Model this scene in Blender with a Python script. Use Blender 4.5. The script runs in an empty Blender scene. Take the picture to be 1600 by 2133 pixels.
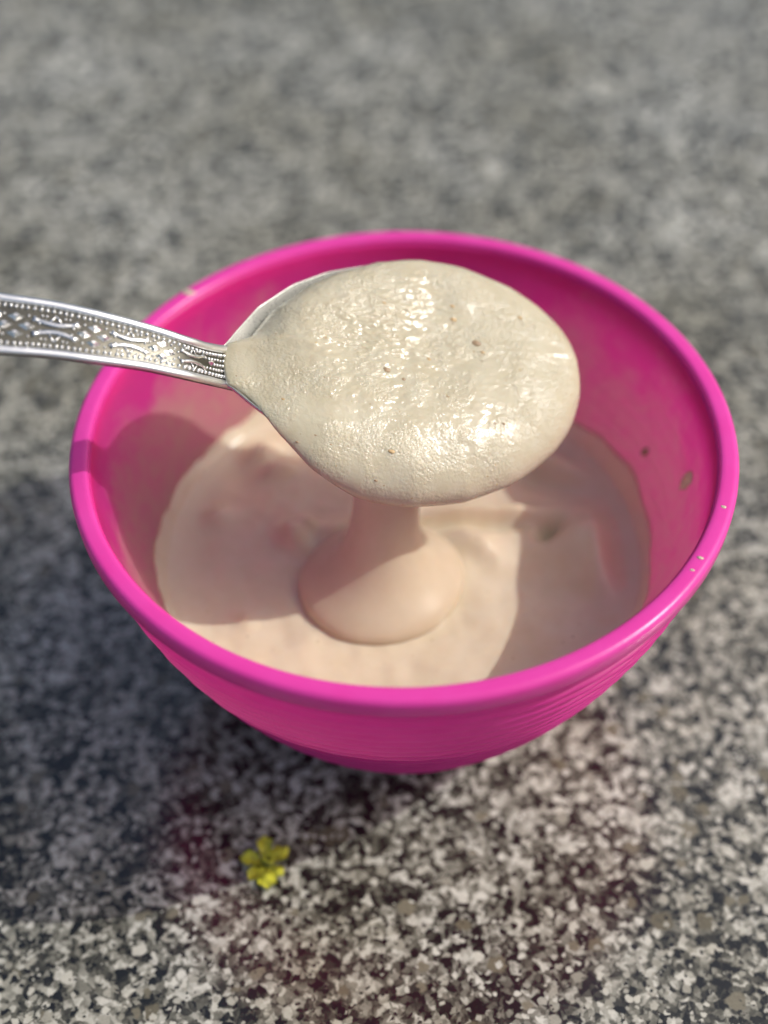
import bpy, math, random
import numpy as np
from mathutils import Matrix, Vector, noise as mnoise

random.seed(7); rng = np.random.default_rng(7)
U = 0.0095                      # one design unit in metres
H = 8.0                         # rim height in design units
R = 7.0                         # rim radius
POOL = H - 4.0                  # batter level
sc = bpy.context.scene

# ------------------------------------------------------------------ camera
F_PX = 3000.0
PITCH, ROLL, DIST = math.radians(47.40), math.radians(-1.28), 28.815
TX, TY = -0.4329, -2.36
fw = np.array([0, math.cos(PITCH), -math.sin(PITCH)])
up0 = np.array([0, math.sin(PITCH), math.cos(PITCH)])
rt0 = np.array([1.0, 0, 0])
cr, sr = math.cos(ROLL), math.sin(ROLL)
rt = cr * rt0 + sr * up0
up = -sr * rt0 + cr * up0
cpos = np.array([TX, TY, H]) - DIST * fw

def at(px, py, z):
    """photo pixel -> point on the horizontal plane at height z (design units)"""
    d = fw + rt * (px - 800) / F_PX - up * (py - 1066.5) / F_PX
    return cpos + d * ((z - cpos[2]) / d[2])

cam_d = bpy.data.cameras.new('camera')
cam = bpy.data.objects.new('camera', cam_d)
sc.collection.objects.link(cam)
M = Matrix.Identity(4)
for i in range(3):
    M[i][0], M[i][1], M[i][2], M[i][3] = rt[i], up[i], -fw[i], cpos[i] * U
cam.matrix_world = M
cam_d.sensor_width = 36.0
cam_d.lens = F_PX / 2133.0 * 36.0
cam_d.clip_start, cam_d.clip_end = 0.01, 50.0
cam_d.dof.use_dof = True
cam_d.dof.focus_distance = 28.7 * U
cam_d.dof.aperture_fstop = (cam_d.lens / 1000.0) / (1.0 * U)
cam_d.dof.aperture_blades = 0
sc.camera = cam

# ------------------------------------------------------------------ light
SUN_EL, SUN_AZ = math.radians(45.5), math.radians(0.0)   # azimuth from +x towards +y
sdir = Vector((math.cos(SUN_EL) * math.cos(SUN_AZ), math.cos(SUN_EL) * math.sin(SUN_AZ), math.sin(SUN_EL)))
world = bpy.data.worlds.new('World'); sc.world = world; world.use_nodes = True
wn = world.node_tree
bg = wn.nodes['Background']
sky = wn.nodes.new('ShaderNodeTexSky'); sky.sky_type = 'NISHITA'; sky.sun_disc = False
sky.sun_elevation = SUN_EL
sky.sun_rotation = math.radians(90) - SUN_AZ
sky.dust_density = 5.0; sky.air_density = 1.0; sky.ozone_density = 1.0
wn.links.new(sky.outputs[0], bg.inputs[0]); bg.inputs[1].default_value = 0.15
sun_d = bpy.data.lights.new('sun', 'SUN'); sun_d.energy = 2.7; sun_d.angle = math.radians(0.5)
sun_d.color = (1.0, 0.975, 0.94)
sun = bpy.data.objects.new('sun', sun_d); sc.collection.objects.link(sun)
sun.rotation_euler = sdir.to_track_quat('Z', 'Y').to_euler()
sun.location = sdir * 2
vs = sc.view_settings
vs.view_transform = 'Standard'; vs.look = 'None'; vs.exposure = -0.15; vs.gamma = 1.0
vs.use_curve_mapping = False
sc.cycles.max_bounces = 10
sc.cycles.transmission_bounces = 8

# ------------------------------------------------------------------ node helpers
def new_mat(name):
    m = bpy.data.materials.new(name); m.use_nodes = True
    nt = m.node_tree
    return m, nt, nt.nodes['Principled BSDF'], nt.nodes['Material Output']

def N(nt, kind, **kw):
    n = nt.nodes.new(kind)
    for k, v in kw.items():
        if k.startswith('i_'):
            key = k[2:]
            n.inputs[int(key) if key.isdigit() else key.replace('_', ' ')].default_value = v
        else:
            setattr(n, k, v)
    return n

def ramp(nt, fac, stops, interp='LINEAR'):
    r = nt.nodes.new('ShaderNodeValToRGB'); r.color_ramp.interpolation = interp
    e = r.color_ramp.elements
    while len(e) < len(stops): e.new(0.5)
    for el, (p, c) in zip(e, stops):
        el.position = p
        el.color = (c, c, c, 1) if isinstance(c, (int, float)) else (*c, 1)
    nt.links.new(fac, r.inputs[0])
    return r.outputs[0]

def mix(nt, fac, a, b, mode='MIX'):
    m = nt.nodes.new('ShaderNodeMix'); m.data_type = 'RGBA'; m.blend_type = mode
    for s, v in ((0, fac), (6, a), (7, b)):
        if hasattr(v, 'is_output'): nt.links.new(v, m.inputs[s])
        else: m.inputs[s].default_value = v if isinstance(v, (int, float)) else (*v, 1)
    return m.outputs[2]

def math_n(nt, op, a, b=None, c=None, clamp=False):
    m = nt.nodes.new('ShaderNodeMath'); m.operation = op; m.use_clamp = clamp
    for s, v in enumerate((a, b, c)):
        if v is None: continue
        if hasattr(v, 'is_output'): nt.links.new(v, m.inputs[s])
        else: m.inputs[s].default_value = v
    return m.outputs[0]

def coords(nt):
    """geometry position in design units"""
    g = nt.nodes.new('ShaderNodeNewGeometry')
    v = nt.nodes.new('ShaderNodeVectorMath'); v.operation = 'SCALE'
    v.inputs['Scale'].default_value = 1.0 / U
    nt.links.new(g.outputs['Position'], v.inputs[0])
    return v.outputs[0]

def noise_t(nt, vec, scale, detail=3.0, rough=0.55, dist=0.0):
    n = N(nt, 'ShaderNodeTexNoise', i_Scale=scale, i_Detail=detail, i_Roughness=rough, i_Distortion=dist)
    nt.links.new(vec, n.inputs['Vector'])
    return n

def voro(nt, vec, scale, feature='F1', rnd=1.0):
    n = N(nt, 'ShaderNodeTexVoronoi', i_Scale=scale, i_Randomness=rnd); n.feature = feature
    nt.links.new(vec, n.inputs['Vector'])
    return n

def bump(nt, bsdf, height, strength, dist):
    b = N(nt, 'ShaderNodeBump'); b.inputs['Strength'].default_value = strength
    b.inputs['Distance'].default_value = dist * U
    nt.links.new(height, b.inputs['Height']); nt.links.new(b.outputs[0], bsdf.inputs['Normal'])
    return b

# ------------------------------------------------------------------ materials
def mat_granite():
    m, nt, b, out = new_mat('granite')
    p = coords(nt)
    w = noise_t(nt, p, 3.2, 3, 0.6)
    sub = N(nt, 'ShaderNodeVectorMath', operation='SUBTRACT'); nt.links.new(w.outputs['Color'], sub.inputs[0]); sub.inputs[1].default_value = (0.5, 0.5, 0.5)
    sca = N(nt, 'ShaderNodeVectorMath', operation='SCALE'); nt.links.new(sub.outputs[0], sca.inputs[0]); sca.inputs['Scale'].default_value = 0.26
    add = N(nt, 'ShaderNodeVectorMath', operation='ADD'); nt.links.new(p, add.inputs[0]); nt.links.new(sca.outputs[0], add.inputs[1])
    q = add.outputs[0]
    big = noise_t(nt, p, 0.7, 3, 0.6)
    mid = noise_t(nt, p, 2.6, 4, 0.7)
    f = math_n(nt, 'ADD', math_n(nt, 'MULTIPLY', big.outputs[0], 0.5), math_n(nt, 'MULTIPLY', mid.outputs[0], 0.5))
    vs_ = N(nt, 'ShaderNodeTexVoronoi', i_Scale=4.3, i_Randomness=1.0); vs_.feature = 'SMOOTH_F1'
    vs_.inputs['Smoothness'].default_value = 0.22; nt.links.new(q, vs_.inputs['Vector'])
    s1 = N(nt, 'ShaderNodeSeparateColor'); nt.links.new(vs_.outputs['Color'], s1.inputs[0])
    vt_ = N(nt, 'ShaderNodeTexVoronoi', i_Scale=7.5, i_Randomness=1.0); vt_.feature = 'SMOOTH_F1'
    vt_.inputs['Smoothness'].default_value = 0.2; nt.links.new(q, vt_.inputs['Vector'])
    s2 = N(nt, 'ShaderNodeSeparateColor'); nt.links.new(vt_.outputs['Color'], s2.inputs[0])
    cell = math_n(nt, 'ADD', math_n(nt, 'MULTIPLY', s1.outputs[0], 0.58), math_n(nt, 'MULTIPLY', s2.outputs[0], 0.42))
    f = math_n(nt, 'ADD', cell, math_n(nt, 'MULTIPLY', math_n(nt, 'SUBTRACT', f, 0.5), 0.9))
    base = ramp(nt, f, [(0.24, (0.014, 0.015, 0.015)), (0.36, (0.060, 0.060, 0.052)), (0.48, (0.150, 0.149, 0.130)),
                        (0.60, (0.275, 0.275, 0.25)), (0.73, (0.50, 0.50, 0.475)), (0.88, (0.72, 0.72, 0.70))])
    def grains(base, scale, thr, lo, hi, ca, cb, gate_out):
        # rounded crystals of varied size: a cell is filled out to its own radius
        v = voro(nt, q, scale)
        sp = N(nt, 'ShaderNodeSeparateColor'); nt.links.new(v.outputs['Color'], sp.inputs[0])
        rad = math_n(nt, 'MULTIPLY_ADD', sp.outputs[0], hi - lo, lo)
        k = math_n(nt, 'DIVIDE', math_n(nt, 'SUBTRACT', rad, v.outputs['Distance']), 0.10, None, True)
        k = math_n(nt, 'MULTIPLY', k, math_n(nt, 'GREATER_THAN', math_n(nt, 'ADD', sp.outputs[1], math_n(nt, 'MULTIPLY', math_n(nt, 'SUBTRACT', big.outputs[0], 0.5), gate_out)), thr))
        return mix(nt, k, base, mix(nt, sp.outputs[2], ca, cb))
    base = grains(base, 2.2, 0.86, 0.25, 0.60, (0.150, 0.136, 0.098), (0.24, 0.225, 0.18), 0.0)      # khaki feldspar
    base = grains(base, 3.4, 0.74, 0.22, 0.58, (0.34, 0.335, 0.30), (0.66, 0.655, 0.62), 0.9)        # pale crystals
    base = grains(base, 6.0, 0.72, 0.25, 0.60, (0.36, 0.36, 0.33), (0.70, 0.70, 0.67), 0.7)          # small pale grains
    base = grains(base, 4.6, 0.80, 0.20, 0.50, (0.014, 0.015, 0.016), (0.05, 0.05, 0.045), -0.9)     # dark mica
    base = grains(base, 9.0, 0.82, 0.25, 0.55, (0.016, 0.017, 0.018), (0.06, 0.06, 0.055), -0.5)
    fine = noise_t(nt, p, 14, 4, 0.7)
    base = mix(nt, 0.35, base, ramp(nt, fine.outputs[0], [(0.3, 0.25), (0.7, 0.75)]), 'OVERLAY')
    slow = noise_t(nt, p, 0.13, 4, 0.6)
    base = mix(nt, 1.0, base, ramp(nt, slow.outputs[0], [(0.34, (0.58, 0.555, 0.44)), (0.66, (0.96, 0.96, 0.885))]), 'MULTIPLY')
    nt.links.new(base, b.inputs['Base Color'])
    b.inputs['Roughness'].default_value = 0.2
    rr = ramp(nt, noise_t(nt, p, 2.5, 3).outputs[0], [(0.3, 0.09), (0.75, 0.22)])
    nt.links.new(rr, b.inputs['Roughness'])
    b.inputs['IOR'].default_value = 1.68
    bump(nt, b, fine.outputs[0], 0.12, 0.02)
    return m

def mat_pink(name, film=True, trans=0.68, rough=0.30, pink=(0.86, 0.060, 0.42), pink2=(0.88, 0.075, 0.46)):
    m, nt, b, out = new_mat(name)
    p = coords(nt)
    var = noise_t(nt, p, 1.4, 3)
    col = mix(nt, ramp(nt, var.outputs[0], [(0.3, 0.0), (0.7, 1.0)]), pink, pink2)
    b.inputs['Roughness'].default_value = rough
    b.inputs['IOR'].default_value = 1.52
    if film:      # thin smears of batter left on the inside wall
        sx = N(nt, 'ShaderNodeSeparateXYZ'); nt.links.new(p, sx.inputs[0])
        n1 = noise_t(nt, p, 0.55, 3, 0.6, 0.6); n2 = noise_t(nt, p, 2.6, 5, 0.7, 0.3)
        hgt = math_n(nt, 'SUBTRACT', sx.outputs[2], POOL)
        lvl = math_n(nt, 'ADD', math_n(nt, 'MULTIPLY', n1.outputs[0], 3.9), math_n(nt, 'MULTIPLY', n2.outputs[0], 0.9))
        d = math_n(nt, 'SUBTRACT', lvl, hgt)
        k = ramp(nt, math_n(nt, 'MULTIPLY_ADD', d, 0.25, 0.5, True), [(0.30, 0.0), (0.46, 0.22), (0.64, 0.70), (0.86, 0.97)])
        k = math_n(nt, 'MULTIPLY', k, ramp(nt, n2.outputs[0], [(0.28, 0.62), (0.62, 1.0)]))
        col = mix(nt, k, col, (0.80, 0.62, 0.45))
    nt.links.new(col, b.inputs['Base Color'])
    b.inputs['Specular IOR Level'].default_value = 0.5
    t = N(nt, 'ShaderNodeBsdfTranslucent')
    gm = N(nt, 'ShaderNodeGamma'); gm.inputs[1].default_value = 0.55
    nt.links.new(col, gm.inputs[0]); nt.links.new(gm.outputs[0], t.inputs[0])
    ms = N(nt, 'ShaderNodeMixShader'); ms.inputs[0].default_value = trans
    nt.links.new(b.outputs[0], ms.inputs[1]); nt.links.new(t.outputs[0], ms.inputs[2])
    nt.links.new(ms.outputs[0], out.inputs[0])
    fn = noise_t(nt, p, 9.0, 4, 0.6)
    bump(nt, b, fn.outputs[0], 0.10, 0.03)
    return m

def mat_batter(name, grain, flecks=True, rough=0.17, col_a=(0.80, 0.685, 0.50), col_b=(0.74, 0.615, 0.43)):
    m, nt, b, out = new_mat(name)
    p = coords(nt)
    n1 = noise_t(nt, p, 1.6, 4, 0.6)
    col = mix(nt, ramp(nt, n1.outputs[0], [(0.35, 0.0), (0.7, 1.0)]), col_a, col_b)
    if flecks:
        v = voro(nt, p, 5.2)
        s = N(nt, 'ShaderNodeSeparateColor'); nt.links.new(v.outputs['Color'], s.inputs[0])
        rad = math_n(nt, 'MULTIPLY', s.outputs[0], 0.14)
        k = math_n(nt, 'MULTIPLY', math_n(nt, 'LESS_THAN', v.outputs['Distance'], rad), math_n(nt, 'GREATER_THAN', s.outputs[1], 0.62))
        col = mix(nt, math_n(nt, 'MULTIPLY', k, 0.6), col, mix(nt, s.outputs[2], (0.20, 0.10, 0.04), (0.52, 0.36, 0.14)))
    nt.links.new(col, b.inputs['Base Color'])
    b.inputs['Roughness'].default_value = rough
    b.inputs['IOR'].default_value = 1.42
    b.inputs['Subsurface Weight'].default_value = 0.35
    b.inputs['Subsurface Radius'].default_value = (0.0040, 0.0024, 0.0013)
    b.inputs['Subsurface Scale'].default_value = 1.0
    g1 = noise_t(nt, p, 8.5, 4, 0.68, 0.4)
    g2 = voro(nt, p, 15.0)
    hgt = math_n(nt, 'ADD', g1.outputs[0], math_n(nt, 'MULTIPLY', g2.outputs['Distance'], -0.30))
    am = ramp(nt, noise_t(nt, p, 1.1, 2, 0.5, 0.4).outputs[0], [(0.40, 0.12), (0.66, 1.0)])
    hgt = math_n(nt, 'MULTIPLY', hgt, am)
    bump(nt, b, hgt, grain, 0.12)
    return m

def mat_metal(name, base, rough, milky=0.0):
    m, nt, b, out = new_mat(name)
    p = coords(nt)
    b.inputs['Metallic'].default_value = 1.0 - milky
    n = noise_t(nt, p, 6, 4, 0.65)
    col = mix(nt, ramp(nt, n.outputs[0], [(0.35, 0.0), (0.7, 1.0)]), base, tuple(c * 0.86 for c in base))
    nt.links.new(col, b.inputs['Base Color'])
    rr = ramp(nt, n.outputs[0], [(0.3, rough * 0.8), (0.75, rough * 1.35)])
    nt.links.new(rr, b.inputs['Roughness'])
    bump(nt, b, noise_t(nt, p, 30, 3).outputs[0], 0.08, 0.01)
    return m

def mat_plain(name, col, rough=0.5, sss=0.0, var=0.3):
    m, nt, b, out = new_mat(name)
    p = coords(nt)
    n = noise_t(nt, p, 8, 3)
    c = mix(nt, ramp(nt, n.outputs[0], [(0.3, 0.0), (0.7, 1.0)]), col, tuple(x * (1 - var) for x in col))
    nt.links.new(c, b.inputs['Base Color']); b.inputs['Roughness'].default_value = rough
    b.inputs['Subsurface Weight'].default_value = sss
    b.inputs['Subsurface Radius'].default_value = (0.001, 0.001, 0.0004)
    return m

MAT = dict(
    granite=mat_granite(),
    pink_in=mat_pink('pink_plastic_wall', True),
    pink=mat_pink('pink_plastic', False, 0.25, 0.24),
    pink_out_shaded=mat_pink('matt_pink_plastic_shaded', False, 0.55, 0.34, (0.80, 0.050, 0.37), (0.83, 0.060, 0.40)),  # base colour deepened to paint in the shade on the front wall
    pool=mat_batter('batter_in_bowl', 0.045, True, 0.13, (0.70, 0.61, 0.45), (0.665, 0.565, 0.40)),
    spoonful=mat_batter('batter_on_spoon', 0.42, True, 0.15, (0.52, 0.475, 0.35), (0.475, 0.42, 0.29)),
    stream=mat_batter('batter_stream', 0.05, False, 0.24, (0.62, 0.53, 0.38), (0.585, 0.49, 0.34)),
    steel=mat_metal('stainless_steel', (0.88, 0.88, 0.86), 0.24),
    border=mat_metal('brushed_steel', (0.88, 0.88, 0.87), 0.36),
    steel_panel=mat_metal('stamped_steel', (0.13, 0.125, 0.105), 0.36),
    film=mat_metal('steel_under_batter_film', (0.46, 0.46, 0.42), 0.28, 0.55),
    fleck=mat_plain('brown_fleck', (0.42, 0.29, 0.165), 0.35, 0.3),
    fleck_l=mat_plain('tan_fleck', (0.58, 0.40, 0.19), 0.4, 0.2),
    petal=mat_plain('yellow_petal', (0.66, 0.66, 0.05), 0.55, 0.3, 0.45),
    petal_c=mat_plain('olive_flower_centre', (0.22, 0.22, 0.03), 0.7, 0.0),
)

# ------------------------------------------------------------------ mesh helpers
ORIGIN = {}
def link(o): sc.collection.objects.link(o); return o

def tag(o, label=None, category=None, group=None, kind=None):
    for k, v in (('label', label), ('category', category), ('group', group), ('kind', kind)):
        if v: o[k] = v
    return o

def mk(name, verts, faces, mat, parent=None, origin=None, smooth=True):
    """mesh from world-space verts in design units; children keep their parent's origin"""
    v = np.asarray(verts, float)
    org = np.asarray(ORIGIN[parent.name] if parent else (origin if origin is not None else (0, 0, 0)), float)
    me = bpy.data.meshes.new(name)
    me.from_pydata(((v - org) * U).tolist(), [], [tuple(int(i) for i in f) for f in faces])
    me.materials.append(MAT[mat])
    if smooth: me.polygons.foreach_set('use_smooth', [True] * len(me.polygons))
    me.update()
    o = bpy.data.objects.new(name, me); link(o)
    if parent: o.parent = parent
    else: o.location = (org * U).tolist()
    ORIGIN[o.name] = org
    return o

def empty(name, loc):
    o = bpy.data.objects.new(name, None); link(o); o.empty_display_size = 0.01
    o.location = (np.asarray(loc, float) * U).tolist(); ORIGIN[o.name] = np.asarray(loc, float)
    return o

def grid_faces(nr, nc, wrap=True, off=0, flip=False):
    f = []
    for i in range(nr - 1):
        for j in range(nc if wrap else nc - 1):
            a = off + i * nc + j; b = off + i * nc + (j + 1) % nc
            c = off + (i + 1) * nc + (j + 1) % nc; d = off + (i + 1) * nc + j
            f.append((a, d, c, b) if flip else (a, b, c, d))
    return f

def lathe(profile, n=192, close=False, wob=None):
    """profile of (r, z) from bottom outside ... ; revolve about z"""
    th = np.linspace(0, 2 * np.pi, n, endpoint=False)
    rows = []
    for r, z in profile:
        rows.append(np.stack([r * np.cos(th), r * np.sin(th), np.full(n, z)], -1))
    v = np.concatenate(rows)
    f = grid_faces(len(profile), n)
    if close:
        k = len(profile)
        for j in range(n):
            f.append(((k - 1) * n + j, (k - 1) * n + (j + 1) % n, (j + 1) % n, j))
    return v, f

def fbm(x, y, z=0.0, o=3):
    s = 0; a = 1
    for k in range(o):
        s += a * mnoise.noise(Vector((x, y, z))); x *= 2.03; y *= 2.03; z = z * 2.03 + 3.1; a *= 0.5
    return s

def sstep(a, b, x):
    t = np.clip((x - a) / (b - a), 0, 1); return t * t * (3 - 2 * t)

# ------------------------------------------------------------------ setting: granite slab
def slab():
    s, t = 85.0, 3.0
    bv = 0.25
    v = [(-s, -s, -t), (s, -s, -t), (s, s, -t), (-s, s, -t),
         (-s, -s, -bv), (s, -s, -bv), (s, s, -bv), (-s, s, -bv),
         (-s + bv, -s + bv, 0), (s - bv, -s + bv, 0), (s - bv, s - bv, 0), (-s + bv, s - bv, 0)]
    f = [(3, 2, 1, 0), (8, 9, 10, 11)]
    for k in (0, 4):
        for j in range(4):
            f.append((k + j, k + (j + 1) % 4, k + 4 + (j + 1) % 4, k + 4 + j))
    o = mk('granite_slab', v, f, 'granite', smooth=False)
    tag(o, 'speckled grey, white and black polished granite slab under the bowl', kind='structure')
slab()

# ------------------------------------------------------------------ bowl
def r_out(z):      # outside radius of the wall at height z
    t = np.clip(z / H, 0, 1)
    return 3.15 + (6.78 - 3.15) * (1.0 - (1.0 - t) ** 1.62) ** 0.96 if z > 0 else 3.15
WALL = 0.20
bowl = empty('bowl', (0, 0, 0))
tag(bowl, 'bright pink plastic mixing bowl of thin batter on granite', 'bowl')
zs = np.linspace(0.25, H - 0.12, 60)
zo_ = np.linspace(0.25, H - 0.12, 340)
RIB0, RIBP = H - 0.86, 0.36           # first rib below the rim and the spacing of the ribs
def rib(z):
    if z > RIB0 + 0.12 or z < 0.6: return 0.0
    d = abs((z - RIB0 + RIBP / 2) % RIBP - RIBP / 2)
    return 0.115 * float(1 - sstep(0.02, 0.11, d))
prof = [(0.02, 0.16), (2.2, 0.16), (2.9, 0.16), (3.12, 0.19)] + [(r_out(z) + rib(z), z) for z in zo_]
inner = [(r_out(z) - WALL, z) for z in zs[::-1] if z > 0.5] + [(2.9, 0.42), (1.5, 0.38), (0.02, 0.38)]
prof = prof + inner
v, f = lathe(prof, 288)
for k in range((len(prof) - len(inner)) * 288):          # ribs are slightly beaded, as woven
    z = v[k, 2]
    if 0.6 < z < RIB0 + 0.1:
        a = math.atan2(v[k, 1], v[k, 0]); row = round((RIB0 - z) / RIBP)
        v[k, :2] *= 1 + 0.0011 * math.sin(a * 44 + row * 1.9) + 0.0012 * mnoise.noise(Vector((a * 9, z * 2, 0)))
wl = mk('wall', v, f, 'pink_out_shaded', bowl); wl.data.materials.append(MAT['pink_in'])
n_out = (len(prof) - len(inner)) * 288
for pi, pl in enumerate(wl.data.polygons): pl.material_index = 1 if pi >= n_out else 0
foot = [(2.55, 0.0), (2.75, -0.0), (2.86, 0.06), (2.90, 0.2), (2.45, 0.2), (2.48, 0.05)]
v, f = lathe(foot, 128, True); mk('foot_ring', v, f, 'pink', bowl)
# rim: thick lip with a rounded outer corner and a shallow inner bevel
def lip_profile():
    pts = [(6.66, H - 0.52), (6.90, H - 0.52), (6.965, H - 0.49), (7.0, H - 0.42), (7.015, H - 0.20)]
    for a in np.linspace(0, 90, 9):
        pts.append((6.88 + 0.135 * math.cos(math.radians(a)), H - 0.135 + 0.135 * math.sin(math.radians(a))))
    pts += [(6.74, H + 0.004)]
    for a in np.linspace(90, 180, 6)[1:]:
        pts.append((6.70 + 0.09 * math.cos(math.radians(a)), H - 0.09 + 0.09 * math.sin(math.radians(a))))
    pts += [(6.585, H - 0.30), (6.56, H - 0.42)]
    return pts
v, f = lathe(lip_profile(), 256, True); mk('rim', v, f, 'pink', bowl)
# ------------------------------------------------------------------ batter in the bowl
RP = r_out(POOL) - WALL
def pool_feature(x, y):
    h = 0.085 * fbm(x * 0.55, y * 0.55, 2.0, 3) + 0.026 * fbm(x * 2.1, y * 2.1, 7.0, 2)
    def g(cx, cy, sx, sy, a=0.0):
        c, s = math.cos(a), math.sin(a); dx, dy = x - cx, y - cy
        u, w = c * dx + s * dy, -s * dx + c * dy
        return 2.1 * math.exp(-(u / sx) ** 2 - (w / sy) ** 2)
    # folds left by the poured batter
    h += 0.16 * g(1.9, 1.15, 1.5, 0.16, 0.02) - 0.12 * g(1.9, 0.82, 1.4, 0.18, 0.02)
    h += 0.26 * g(4.3, 0.15, 0.75, 0.85) - 0.30 * g(3.42, 0.62, 0.30, 0.22, 0.6)
    h += 0.18 * g(4.5, -0.9, 0.4, 0.9, 0.3)
    h += 0.20 * g(3.7, 2.75, 1.0, 0.30, -0.5) - 0.12 * g(3.3, 2.3, 1.0, 0.3, -0.5)
    h += 0.24 * g(-3.5, 3.3, 0.45, 0.30, 0.6) + 0.18 * g(-3.0, 2.7, 0.5, 0.25, 0.3)
    h += 0.20 * g(-2.55, 0.55, 0.30, 0.42, 0.4) + 0.16 * g(-2.2, 0.9, 0.25, 0.2)
    h += 0.12 * g(-4.4, 1.25, 0.35, 0.28) + 0.05 * g(-3.55, -1.95, 0.3, 0.25)
    h += 0.10 * g(-1.6, 0.75, 0.45, 0.28, 0.5) + 0.08 * g(1.9, 0.1, 0.5, 0.35, -0.5)
    h += 0.09 * g(1.5, 0.4, 0.6, 0.4, -0.6) - 0.05 * g(2.6, -0.6, 0.9, 0.8)
    return h
nr_, nt_ = 90, 200
verts = [(0, 0, POOL + pool_feature(0, 0))]
r_in = lambda z: r_out(z) - WALL
NSK = 9
for i in range(1, nr_ + 1):
    for j in range(nt_):
        a = 2 * math.pi * j / nt_
        rr = (RP - 0.12) * i / nr_
        x, y = rr * math.cos(a), rr * math.sin(a)
        edge = max(0.0, (rr - RP + 1.0) / 0.88)
        h = pool_feature(x, y) * (1 - 0.75 * edge) + 0.16 * edge ** 2.6
        verts.append((x, y, POOL + h))
for k in range(1, NSK + 1):           # residue climbing the wall, thinning to a ragged edge
    for j in range(nt_):
        a = 2 * math.pi * j / nt_
        ca, sa_ = math.cos(a), math.sin(a)
        climb = 0.34 + 0.26 * fbm(ca * 1.6, sa_ * 1.6, 2.0, 2) + 0.16 * fbm(ca * 5, sa_ * 5, 4.0, 3) + 0.07 * fbm(ca * 15, sa_ * 15, 6.0, 2) + 0.05 * math.exp(-((a - 0.35) / 0.5) ** 2)
        climb = max(0.22, climb)
        t = k / NSK
        z = POOL + 0.16 + climb * t ** 1.25
        th = 0.13 * (1 - t) ** 1.6 - 0.035 * t ** 6 + 0.02 * math.sin(math.pi * t) * (1 + fbm(ca * 5, sa_ * 5, z * 2, 2))
        rr = r_in(z) - th
        verts.append((rr * ca, rr * sa_, z))
nr_ += NSK
faces = [(0, 1 + j, 1 + (j + 1) % nt_) for j in range(nt_)] + grid_faces(nr_, nt_, True, 1, True)
# body below the surface, inside the wall
base_i = len(verts)
for z in (POOL + 0.1, POOL - 1.4, 1.6, 0.7):
    rr = r_out(z) - WALL + (0.03 if z > POOL else -0.03)
    for j in range(nt_):
        a = 2 * math.pi * j / nt_; verts.append((rr * math.cos(a), rr * math.sin(a), z))
last = 1 + (nr_ - 1) * nt_
for j in range(nt_):
    faces.append((last + j, base_i + j, base_i + (j + 1) % nt_, last + (j + 1) % nt_))
faces += grid_faces(4, nt_, True, base_i, True)
faces.append(tuple(base_i + 3 * nt_ + j for j in range(nt_ - 1, -1, -1)))
pool = mk('batter', verts, faces, 'pool', origin=(0, 0, 0.45))
tag(pool, 'smooth cream coloured batter pooled inside the pink bowl', 'batter')

# ------------------------------------------------------------------ spoon frame
neck_p = at(468, 762, H + 1.85)
tip_p = at(1188, 738, H + 0.62)
ex = tip_p - neck_p; LEN = np.linalg.norm(ex); ex /= LEN
C0 = (neck_p + tip_p) / 2
al = math.radians(11)
ey = np.array([0, math.cos(al), math.sin(al)]); ey -= ex * (ey @ ex); ey /= np.linalg.norm(ey)
en = np.cross(ex, ey)
HL, HWID, DEP, TH = LEN / 2, 2.56, 1.25, 0.11
TT = [-1, -0.97, -0.90, -0.757, -0.54, -0.32, -0.05, 0.22, 0.46, 0.73, 0.865, 0.96, 0.99, 1.0]
WW = [0.18, 0.215, 0.34, 0.575, 0.80, 0.93, 1.0, 0.975, 0.875, 0.665, 0.48, 0.27, 0.135, 0.0]
def outline(phi):
    c, s = math.cos(phi), math.sin(phi)
    w = float(np.interp(c, TT, WW))
    # soften the table into the ellipse where it is broad
    e = abs(s)
    if c > 0.4: w = 0.5 * w + 0.5 * e * (0.985 + 0.0 * c)
    k = min(1.0, abs(s) / 0.12) if c < 0 else 1.0
    return HL * c, HWID * w * (1 if s >= 0 else -1) * k
def loc(x, y, z): return C0 + ex * x + ey * y + en * z

spoon = empty('spoon', C0 - en * (DEP + TH))
tag(spoon, 'patterned stainless steel spoon held over the pink bowl', 'spoon')
nph = 160
phis = np.linspace(0, 2 * np.pi, nph, endpoint=False)
OUT = [(ox * (0.95 if ox > 0 else 1.0), oy * (1.0 - 0.15 * float(sstep(-0.85, -0.4, ox / HL)) if oy < 0 else 1.0)) for ox, oy in (outline(a) for a in phis)]
def dip(ox, oy):      # the lip bends down a little along the pouring side
    return 0.70 * float(sstep(0.25, 0.8, -oy / HWID)) * float(sstep(-0.75, -0.35, ox / HL)) + 0.45 * float(sstep(0.3, 0.9, ox / HL))
verts = []
rows = 0
for rho in np.linspace(0.02, 1.0, 26):             # inside
    for (ox, oy) in OUT:
        verts.append(loc(rho * ox, rho * oy, -DEP * (1 - rho ** 2.3) - dip(ox, oy) * rho ** 3))
    rows += 1
for k, (dr, dz) in enumerate(((0.02, 0.015), (0.035, -0.02), (0.03, -0.07))):   # rolled edge
    for (ox, oy) in OUT:
        L = math.hypot(ox, oy); verts.append(loc(ox * (1 + dr / L), oy * (1 + dr / L), dz - dip(ox, oy)))
    rows += 1
for rho in np.linspace(0.995, 0.02, 26):           # outside
    for (ox, oy) in OUT:
        verts.append(loc(rho * ox, rho * oy, -DEP * (1 - rho ** 2.3) - TH - dip(ox, oy) * rho ** 3))
    rows += 1
fs = grid_faces(rows, nph, True, 0, True)
sb_ = mk('spoon_bowl', verts, fs, 'film', spoon)
sb_.data.materials.append(MAT['steel'])
for pi, pl in enumerate(sb_.data.polygons): pl.material_index = 1 if pi >= 27 * nph else 0
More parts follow.
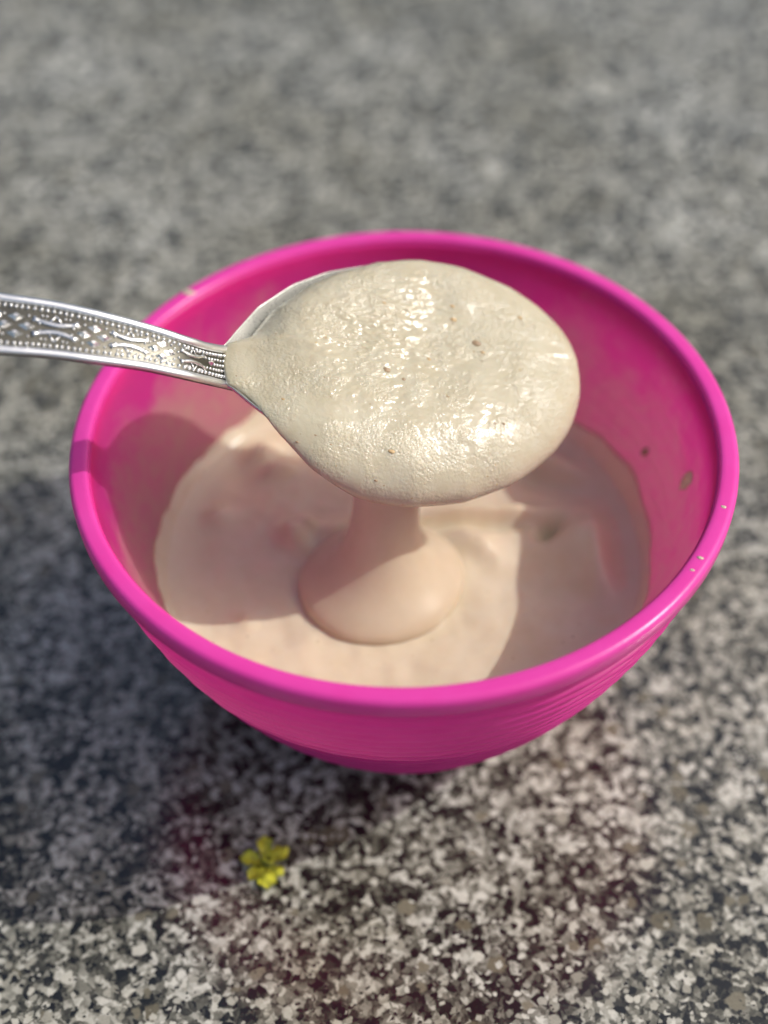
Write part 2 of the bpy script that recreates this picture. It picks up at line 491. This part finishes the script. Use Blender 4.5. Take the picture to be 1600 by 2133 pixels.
sb_['label'] = 'steel spoon bowl clouded by a thin film of batter'

# ------------------------------------------------------------------ handle
HP = [(-420, 632, 4.75), (-300, 640, 4.55), (-150, 655, 4.28), (0, 673, 3.98), (100, 684, 3.75), (200, 701, 3.48),
      (300, 721, 3.12), (380, 742, 2.74), (430, 756, 2.30), (462, 763, 1.90), (492, 768, 1.52)]
HWp = [1.55, 1.45, 1.34, 1.26, 1.20, 1.12, 1.00, 0.92, 0.88, 0.90, 0.96]
ctrl = np.array([at(px, py, H + dz) for px, py, dz in HP])
def catmull(P, n):
    out = []; Q = np.vstack([2 * P[0] - P[1], P, 2 * P[-1] - P[-2]])
    for i in range(1, len(Q) - 2):
        for k in range(n):
            t = k / n
            out.append(0.5 * ((2 * Q[i]) + (-Q[i - 1] + Q[i + 1]) * t + (2 * Q[i - 1] - 5 * Q[i] + 4 * Q[i + 1] - Q[i + 2]) * t * t
                              + (-Q[i - 1] + 3 * Q[i] - 3 * Q[i + 1] + Q[i + 2]) * t ** 3))
    out.append(Q[-2]); return np.array(out)
NS = 12
path = catmull(ctrl, NS)
wid = np.interp(np.arange(len(path)) / NS, np.arange(len(HP)), HWp)
arc = np.concatenate([[0], np.cumsum(np.linalg.norm(np.diff(path, axis=0), axis=1))])
tan = np.gradient(path, axis=0); tan /= np.linalg.norm(tan, axis=1)[:, None]
hpx = catmull(np.array([(p[0], p[1], 0.0) for p in HP]), NS)[:, 0]
def hframe(s):
    c = np.array([np.interp(s, arc, path[:, k]) for k in range(3)])
    t = np.array([np.interp(s, arc, tan[:, k]) for k in range(3)]); t /= np.linalg.norm(t)
    w = np.array([0, math.cos(math.radians(21)), math.sin(math.radians(21))]); w = w - t * (w @ t); w /= np.linalg.norm(w)
    return c, t, w, np.cross(t, w), float(np.interp(s, arc, wid))
def hpt(s, w, h):           # s along, w across in units, h above the face
    c, t, wv, n, _ = hframe(s); return c + wv * w + n * h
def s_of(px): return float(np.interp(px, hpx, arc))

# body: slightly domed strip with thickness and rounded edges; end rounded off
def handle_rows(profile, s0, s1, n, close=True, endround=0.0):
    vs_ = []
    for k in range(n):
        s = s0 + (s1 - s0) * k / (n - 1)
        W = hframe(s)[4]
        if endround: W *= math.sqrt(max(0.02, 1 - max(0, 1 - (s - s0) / endround) ** 2))
        for (a, off, h) in profile:     # a: fraction of half width, off: units inward
            w = a * (W / 2) - math.copysign(off, a) if a else 0.0
            vs_.append(hpt(s, w, h))
    m_ = len(profile)
    f_ = grid_faces(n, m_, True, 0, True)
    if close:
        f_.append(tuple(range(m_))); f_.append(tuple(range((n - 1) * m_, n * m_))[::-1])
    return vs_, f_
body_prof = [(1, 0.17, 0.0), (1, 0.0, -0.03), (1, -0.02, -0.09), (1, 0.05, -0.17), (1, 0.25, -0.20), (-1, 0.25, -0.20), (-1, 0.05, -0.17), (-1, -0.02, -0.09), (-1, 0.0, -0.03), (-1, 0.17, 0.0)]
v, f = handle_rows(body_prof, 0, arc[-1], 150, True, 0.8)
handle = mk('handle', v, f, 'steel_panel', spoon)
handle['label'] = 'stamped steel handle with beads, diamonds and scrolls'
def rail(sign):
    pr = [(0.012, -0.03), (0.0, 0.0), (0.02, 0.045), (0.07, 0.062), (0.13, 0.055), (0.165, 0.02), (0.175, -0.03)]
    prof_ = [(sign, o, h) for o, h in pr]
    if sign < 0: prof_ = prof_[::-1]
    v, f = handle_rows(prof_, 0.6, arc[-1] - 0.02, 130, True)
    mk('border', v, f, 'border', handle)
rail(1); rail(-1)

def tube(points, radius, nseg=8, flat=0.7, knob=None):
    """tube along (s, w) points lying on the handle face"""
    vs_ = []
    pts = np.array(points)
    for i, (s, w) in enumerate(pts):
        d = pts[min(i + 1, len(pts) - 1)] - pts[max(i - 1, 0)]; d /= np.linalg.norm(d)
        nrm = np.array([-d[1], d[0]])
        r = radius[i] if hasattr(radius, '__len__') else radius
        for k in range(nseg):
            a = 2 * math.pi * k / nseg
            o = nrm * math.cos(a) * r
            vs_.append(hpt(s + o[0], w + o[1], 0.012 + flat * r * math.sin(a)))
    f_ = grid_faces(len(pts), nseg)
    f_.append(tuple(range(nseg))[::-1]); f_.append(tuple(range((len(pts) - 1) * nseg, len(pts) * nseg)))
    return vs_, f_

def diamond(s, w, ls, lw):
    c = hpt(s, w, 0.085)
    vs_ = [hpt(s - ls, w, 0.01), hpt(s, w - lw, 0.01), hpt(s + ls, w, 0.01), hpt(s, w + lw, 0.01),
           hpt(s - ls * .35, w, 0.075), hpt(s, w - lw * .35, 0.075), hpt(s + ls * .35, w, 0.075), hpt(s, w + lw * .35, 0.075)]
    f_ = [(j, (j + 1) % 4, 4 + (j + 1) % 4, 4 + j) for j in range(4)] + [(4, 5, 6, 7)]
    mk('diamond', vs_, f_, 'steel', handle, smooth=False)
beads_v, beads_f = [], []
def bead(s, w, r):
    o = len(beads_v); n = 7
    for (kr, kh) in ((1.0, 0.0), (0.85, 0.5), (0.45, 0.85)):
        for j in range(n):
            a = 2 * math.pi * j / n
            beads_v.append(hpt(s + kr * r * math.cos(a), w + kr * r * math.sin(a), 0.005 + kh * r))
    beads_v.append(hpt(s, w, 0.005 + r))
    for i in range(2):
        for j in range(n):
            beads_f.append((o + i * n + j, o + i * n + (j + 1) % n, o + (i + 1) * n + (j + 1) % n, o + (i + 1) * n + j))
    for j in range(n): beads_f.append((o + 2 * n + j, o + 2 * n + (j + 1) % n, o + 3 * n))

for k, gx in enumerate((-300, -135, 32, 196, 337, 452)):
    s0 = s_of(gx); W = hframe(s0)[4]; sc_ = W / 1.15
    if gx < 440:
        for ds, dw in ((-0.19, 0.0), (0.19, 0.0), (0.0, 0.165), (0.0, -0.165)):
            diamond(s0 + ds * sc_, dw * sc_, 0.15 * sc_, 0.092 * sc_)
    else:
        diamond(s0 - 0.25, 0.02, 0.09, 0.06)
    for ds, dw in ((-0.40, 0.07), (-0.42, -0.07), (0.40, 0.07), (0.42, -0.07), (-0.2, 0.2), (0.22, 0.2), (-0.2, -0.2), (0.22, -0.2), (-0.3, 0.14), (0.31, 0.14), (-0.3, -0.14), (0.31, -0.14)):
        if gx < 440: bead(s0 + ds * sc_, dw * sc_, 0.030)
for k, gx in enumerate((-220, -52, 115, 270, 403)):
    s0 = s_of(gx); W = hframe(s0)[4]; sc_ = W / 1.15
    for sg in (1, -1):
        pts, rad = [], []
        for t in np.linspace(-1, 1, 13):
            pts.append((s0 + 0.40 * t * sc_, sg * sc_ * (0.075 + 0.085 * abs(t) ** 1.8)))
            rad.append(sc_ * (0.050 + 0.026 * (abs(t) > 0.85) - 0.008 * (abs(abs(t) - 0.75) < 0.1)))
        v, f = tube(pts, rad); sb = mk('scroll', v, f, 'steel', handle)
        for a, b in (((-0.10, 0.13), (0.0, 0.27)), ((0.10, 0.13), (0.0, 0.27))):
            v, f = tube([(s0 + a[0] * sc_, sg * a[1] * sc_), (s0 + b[0] * sc_, sg * b[1] * sc_)], 0.022 * sc_, 6)
            mk('strut', v, f, 'steel', sb)
        for ds in (-0.24, -0.16, 0.16, 0.24): bead(s0 + ds * sc_, sg * 0.235 * sc_, 0.028)
s = 0.9
while s < arc[-1] - 0.35:
    W = hframe(s)[4]
    for sg in (1, -1):
        bead(s + random.uniform(-.01, .01), sg * (W / 2 - 0.235), 0.042)
        if s > s_of(415) and random.random() < 0.9: bead(s + 0.05, sg * (W / 2 - 0.34), 0.032)
    if s > s_of(440): bead(s, 0.0, 0.035); bead(s + .05, 0.1, 0.03); bead(s + .03, -0.1, 0.03)
    s += 0.112
tag(mk('beads', beads_v, beads_f, 'steel', handle), kind='stuff')

# ------------------------------------------------------------------ batter on the spoon
def g2(x, y, cx, cy, s): return math.exp(-((x - cx) ** 2 + (y - cy) ** 2) / s ** 2)
def edge_set(phi):
    c, s = math.cos(phi), math.sin(phi)
    g = max(0.0, (-c * 0.78 + s * 0.52 - 0.2) / 0.73)
    inset = 0.26 * g ** 1.6 * (1 - float(sstep(0.90, 0.985, -c)))
    front = max(0.0, -s)
    over = 0.42 * front ** 1.2 * float(sstep(-0.92, -0.45, c)) + 0.20 * max(0, c) + 0.05
    over *= (1 - min(1, g * 2.2))
    return inset, over, front, g
SPV = {}
def spoon_top(phi, rp):
    ox, oy = outline(phi); L = math.hypot(ox, oy)
    ins, over, front, g = edge_set(phi)
    wig = 0.035 * mnoise.noise(Vector((math.cos(phi) * 2.3, math.sin(phi) * 2.3, 5)))
    rb = 1 + (over - ins + wig * (1 + 1.2 * g)) / L
    rho = rp * rb; x, y = rho * ox, rho * oy
    zi = -DEP * (1 - min(1, rb) ** 2.3)
    c = math.cos(phi)
    ze = -0.85 * front * float(sstep(-0.90, -0.2, c)) - 0.28 * max(0, c)
    ze = ze * (1 - min(1, g * 1.6)) + (zi + 0.0) * min(1, g * 1.6)
    yy = y if y > 0.6 else 0.6 - 1.1 * (1 - math.exp(-(0.6 - y) / 1.1))
    xx = x if x < 0.6 else 0.6 + 0.7 * (1 - math.exp(-(x - 0.6) / 0.7))
    F = 0.16 + 0.24 * yy - 0.085 * xx + 0.07 * g2(x, y, 1.9, -0.9, 1.2) + 0.05 * g2(x, y, 0.3, -1.4, 1.2)
    F -= (0.30 + 0.10 * y) * float(sstep(1.9, 3.4, -x))
    F += 0.06 * max(0, c) * rp ** 3
    F += 0.05 * fbm(x * 0.8, y * 0.8, 1.0, 2)
    # coarse grainy relief stretched along the flow
    tx = 0.6 * x + 0.25 * y
    amp = 0.30 + 0.80 * g2(x, y, -0.9, 0.8, 1.9)
    F += amp * (0.026 * fbm(tx * 3.2, y * 6.0, 3.0, 3) + 0.013 * fbm(x * 6.5, y * 11.0, 9.0, 2)) * (1 - rp ** 8)
    F += max(0.0, ze + 0.08 - F) * float(sstep(0.55, 1.0, rp))
    z = ze + (F - ze) * (1 - rp ** (6.0 - 2.8 * front)) ** 0.5
    return x, y, z, ze, rb
nph2, nr2 = 380, 140
rps = 1 - (1 - np.linspace(0.0, 1.0, nr2 + 1)[1:]) ** 1.25
ph2 = np.linspace(0, 2 * np.pi, nph2, endpoint=False)
x, y, z, _, _ = spoon_top(0.0, 0.0)
verts = [loc(x, y, z)]
for rp in rps:
    for a in ph2:
        x, y, z, _, _ = spoon_top(a, rp); verts.append(loc(x, y, z))
faces = [(0, 1 + j, 1 + (j + 1) % nph2) for j in range(nph2)] + grid_faces(nr2, nph2, True, 1, True)
bo = 1 + (nr2 - 1) * nph2
brow = [0.985, 0.96, 0.92, 0.87, 0.8, 0.7, 0.55, 0.4, 0.2, 0.03]
st = len(verts)
for rp in brow:
    for a in ph2:
        x, y, z, ze, rb = spoon_top(a, rp)
        _, _, front, g = edge_set(a)
        rho = min(1.0, rp * rb)
        c = math.cos(a)
        coat = 0.09 * float(sstep(-0.85, -0.3, c)) * (1 - min(1, g)) - 0.06 * (1 - float(sstep(-0.85, -0.3, c)) * (1 - min(1, g)))
        zo = -DEP * (1 - rho ** 2.3) - TH - coat + 0.015 * fbm(x * 1.5, y * 1.5, 4.0, 2)
        zo = min(zo, zo * (1 - front) - (1.62 - 0.25 * (1 - rp)) * front * float(sstep(-0.8, -0.2, c)) + 0.03 * fbm(x, y, 8.0, 2)) if front > 0 else zo
        verts.append(loc(x, y, ze + (zo - ze) * (1 - rp ** 4) ** 0.5))
idx = [bo] + [st + k * nph2 for k in range(len(brow))]
for a, b in zip(idx[:-1], idx[1:]):
    for j in range(nph2):
        faces.append((a + j, b + j, b + (j + 1) % nph2, a + (j + 1) % nph2))
faces.append(tuple(idx[-1] + j for j in range(nph2 - 1, -1, -1)))
spoonful = mk('spoonful_of_batter', verts, faces, 'spoonful', origin=loc(0, 0, -DEP))
tag(spoonful, 'grainy wet cream batter heaped on the spoon and pouring off it', 'batter')

# pouring stream with its mound on the pool
top = loc(-0.05, -1.30, -1.05); top[0] = at(815, 1060, H + 0.3)[0]
footp = at(795, 1214, POOL)
zt = top[2] + 0.35
SP = [(zt, 1.05), (zt - 0.45, 0.92), (H - 0.35, 0.80), (H - 0.95, 0.74), (H - 1.5, 0.725), (H - 2.0, 0.735), (H - 2.4, 0.78), (H - 2.7, 0.86),
      (H - 2.98, 0.98), (H - 3.22, 1.15), (H - 3.42, 1.36), (H - 3.57, 1.55), (H - 3.68, 1.69), (H - 3.77, 1.78), (H - 3.86, 1.83), (H - 3.95, 1.84), (H - 4.08, 1.83), (H - 4.4, 1.7)]
zz = np.array([p[0] for p in SP]); rr_ = np.array([p[1] for p in SP])
nzs, nst = 70, 96
kk = np.linspace(0, len(SP) - 1, nzs)
zi_ = np.interp(kk, np.arange(len(SP)), zz); ri_ = np.interp(kk, np.arange(len(SP)), rr_)
for _ in range(3):
    zi_[1:-1] = (zi_[:-2] + 2 * zi_[1:-1] + zi_[2:]) / 4; ri_[1:-1] = (ri_[:-2] + 2 * ri_[1:-1] + ri_[2:]) / 4
verts = []
for z, r in zip(zi_, ri_):
    t = np.clip((zt - z) / (zt - POOL), 0, 1); t2 = sstep(0.15, 0.95, t)
    cx = top[0] * (1 - t2) + footp[0] * t2; cy = top[1] * (1 - t2) + footp[1] * t2
    for j in range(nst):
        a = 2 * math.pi * j / nst
        q = 1 + 0.03 * mnoise.noise(Vector((math.cos(a) * 1.3, math.sin(a) * 1.3, z * 0.5))) + 0.03 * t2 * math.sin(2 * a + 0.6)
        verts.append((cx + r * q * math.cos(a), cy + r * q * math.sin(a) * (0.92 + 0.08 * t2), z))
faces = grid_faces(nzs, nst, True, 0, True)
faces.append(tuple(range(nst))); faces.append(tuple(range((nzs - 1) * nst, nzs * nst))[::-1])
mk('pouring_stream', verts, faces, 'stream', spoonful)['label'] = 'thick stream of batter spreading where it lands'

# flecks and crumbs in the spoonful
def blob(centre, r, squash, n_axis, seed, nu=9, nv=6):
    """small lumpy ellipsoid, flattened along n_axis"""
    n_axis = np.asarray(n_axis, float) / np.linalg.norm(n_axis)
    a0 = np.cross(n_axis, (0.3, 0.9, 0.2)); a0 /= np.linalg.norm(a0); b0 = np.cross(n_axis, a0)
    vs_ = []
    for i in range(nv + 1):
        th = math.pi * i / nv
        for j in range(nu):
            ph = 2 * math.pi * j / nu
            d = np.array([math.sin(th) * math.cos(ph), math.sin(th) * math.sin(ph), math.cos(th)])
            k = 1 + 0.35 * mnoise.noise(Vector(d * 1.6) + Vector((seed * 3.7, seed, 0)))
            vs_.append(centre + r * k * (a0 * d[0] * 1.25 + b0 * d[1] * 0.8 + n_axis * d[2] * squash))
    f_ = grid_faces(nv + 1, nu, True, 0, True)
    return vs_, f_

def on_spoon(px, py):
    """point of the batter surface under a photo pixel (search in the spoon's own frame)"""
    best = None
    d = fw + rt * (px - 800) / F_PX - up * (py - 1066.5) / F_PX
    for h in (0.12, 0.0, -0.15):
        pl = C0 + en * h; t = ((pl - cpos) @ en) / (d @ en); p = cpos + d * t
        x, y = (p - C0) @ ex, (p - C0) @ ey
        best = (x, y)
        phi = math.atan2(y / HWID, x / HL)
    # find phi/rp giving that x,y
    best, bd = None, 1e9
    for a in ph2[::2]:
        for rp in np.linspace(0.02, 0.97, 40):
            xx, yy, z, _, _ = spoon_top(a, rp)
            p = loc(xx, yy, z); e = p - cpos
            u = 800 + F_PX * (e @ rt) / (e @ fw); v_ = 1066.5 - F_PX * (e @ up) / (e @ fw)
            dd = (u - px) ** 2 + (v_ - py) ** 2
            if dd < bd: bd, best = dd, p
    return best
FL = [(990, 712, 0.12, 'fleck'), (1003, 735, 0.055, 'fleck_l'), (945, 668, 0.085, 'fleck_l'), (940, 635, 0.06, 'fleck_l'), (1080, 660, 0.06, 'fleck_l'),
      (806, 768, 0.085, 'fleck'), (842, 788, 0.05, 'fleck'), (892, 748, 0.06, 'fleck_l'), (811, 940, 0.075, 'fleck_l'), (1048, 886, 0.05, 'fleck'),
      (1035, 880, 0.035, 'fleck'), (620, 918, 0.038, 'fleck'), (657, 903, 0.028, 'fleck'), (775, 995, 0.042, 'fleck'), (932, 826, 0.036, 'fleck'),
      (802, 630, 0.045, 'fleck_l'), (676, 786, 0.022, 'fleck'), (590, 830, 0.04, 'fleck_l'), (690, 925, 0.03, 'fleck'), (1180, 815, 0.03, 'fleck')]
UVC = []
for a in ph2[::3]:
    for rp in np.linspace(0.03, 0.985, 60):
        xx, yy, z, _, _ = spoon_top(a, rp); p = loc(xx, yy, z); e = p - cpos
        UVC.append((800 + F_PX * (e @ rt) / (e @ fw), 1066.5 - F_PX * (e @ up) / (e @ fw), *p))
UVC = np.array(UVC)
for k, (px, py, r, m_) in enumerate(FL):
    i = ((UVC[:, 0] - px) ** 2 + (UVC[:, 1] - py) ** 2).argmin()
    v, f = blob(UVC[i, 2:] - en * r * 0.10, r * 0.85, 0.34, en, k + 1.3)
    mk('fleck', v, f, m_, spoonful)

# ------------------------------------------------------------------ small things
def wall_hit(px, py, inside=True):
    """where the pixel's ray meets the inside wall of the bowl"""
    d = fw + rt * (px - 800) / F_PX - up * (py - 1066.5) / F_PX
    for t in np.linspace(DIST - 9, DIST + 16, 4000):
        p = cpos + d * t
        if p[2] < H - 0.3 and math.hypot(p[0], p[1]) > r_out(max(p[2], 0.1)) - WALL and p[1] > -3: return p
    return p
p = wall_hit(1345, 940); nrm = np.array([-p[0], -p[1], 3.0])
v, f = blob(p, 0.12, 0.5, nrm, 4.2); tag(mk('crumb', v, f, 'fleck', origin=p), 'small brown crumb stuck to inside wall of the pink bowl', 'crumb')
def drop(px, py, r, zoff, squash, seed, label, rim=True):  # pale blobs on the rim stand for light glints; the wall one is batter
    if rim:
        q = at(px, py, H); n_ = np.array([0, 0, 1.0]); q = q + np.array([0, 0, zoff])
        # keep it on the lip
        L = math.hypot(q[0], q[1]); q[:2] *= 6.80 / L
    else:
        q = wall_hit(px, py); n_ = np.array([-q[0], -q[1], 2.5])
    v, f = blob(q, r, squash, n_, seed, 14, 9)
    tag(mk('rim_glint_wall_smear', v, f, 'stream', origin=q), label, 'batter drop', 'batter drops on the bowl')
drop(404, 616, 0.12, 0.0, 0.2, 1.0, 'pale blob standing for a light glint on the far rim above the spoon handle')
drop(1516, 1058, 0.05, 0.0, 0.35, 2.0, 'tiny pale blob standing for a light glint on bare stretch of pink rim, alone')
drop(1465, 1165, 0.055, 0.0, 0.35, 3.0, 'larger of two neighbouring tiny blobs standing for glints on the rim')
drop(1447, 1190, 0.04, 0.0, 0.35, 4.0, 'smaller of two neighbouring tiny blobs standing for glints on the rim')
drop(1432, 1000, 0.26, 0.0, 0.16, 5.0, 'long thin batter smear on inside wall below the rim', False)

# yellow blossom lying on the slab
fc = at(556, 1803, 0.0)
flower = empty('flower', fc)
tag(flower, 'small crumpled yellow blossom lying on the granite beside the bowl', 'flower')
for k, (ang, ln, wd, lift) in enumerate(((168, 0.56, 0.24, 0.10), (95, 0.60, 0.27, 0.22), (38, 0.55, 0.24, 0.16), (-35, 0.42, 0.2, 0.08), (-85, 0.62, 0.27, 0.12), (-130, 0.52, 0.22, 0.1))):
    a = math.radians(ang); d = np.array([math.cos(a), math.sin(a), 0]); w = np.array([-math.sin(a), math.cos(a), 0])
    vs_, nA, nB = [], 9, 7
    for side in (1, 0):
        for i in range(nA):
            t = i / (nA - 1)
            hw_ = wd * (0.28 + 1.9 * t * (1 - t) * (0.8 + 0.9 * t)) * (0.85 + 0.35 * mnoise.noise(Vector((t * 5, k * 2.3, 1)))) * (1 - 0.75 * max(0, t - 0.8) / 0.2)
            for j in range(nB):
                u = -1 + 2 * j / (nB - 1)
                z = 0.05 + lift * math.sin(t * 2.4) + 0.10 * u * u * math.sin(3 * t + k) + 0.08 * mnoise.noise(Vector((t * 4, u * 2, k))) + 0.016 * side - 0.008
                vs_.append(fc + d * (0.06 + ln * t) + w * (hw_ * u) + np.array([0, 0, max(z, 0.005 + 0.03 * side)]))
    f_ = grid_faces(nA, nB, False, 0) + grid_faces(nA, nB, False, nA * nB, True)
    M0 = nA * nB
    ring_ = [j for j in range(nB)] + [i * nB + nB - 1 for i in range(1, nA)] + [(nA - 1) * nB + j for j in range(nB - 2, -1, -1)] + [i * nB for i in range(nA - 2, 0, -1)]
    for q in range(len(ring_)):
        a_, b_ = ring_[q], ring_[(q + 1) % len(ring_)]
        f_.append((a_, b_, M0 + b_, M0 + a_))
    mk('petal', vs_, f_, 'petal', flower)
v, f = blob(fc + np.array([0.05, 0, 0.13]), 0.14, 0.8, (0, 0, 1), 2.2); mk('flower_centre', v, f, 'petal_c', flower)
for k in range(7):
    a = k * 0.9; b_ = fc + np.array([0.05 + 0.1 * math.cos(a), 0.1 * math.sin(a), 0.3 + 0.04 * (k % 3)])
    v, f = blob(b_, 0.045, 1.0, (0, 0, 1), k); mk('stamen', v, f, 'petal', flower)
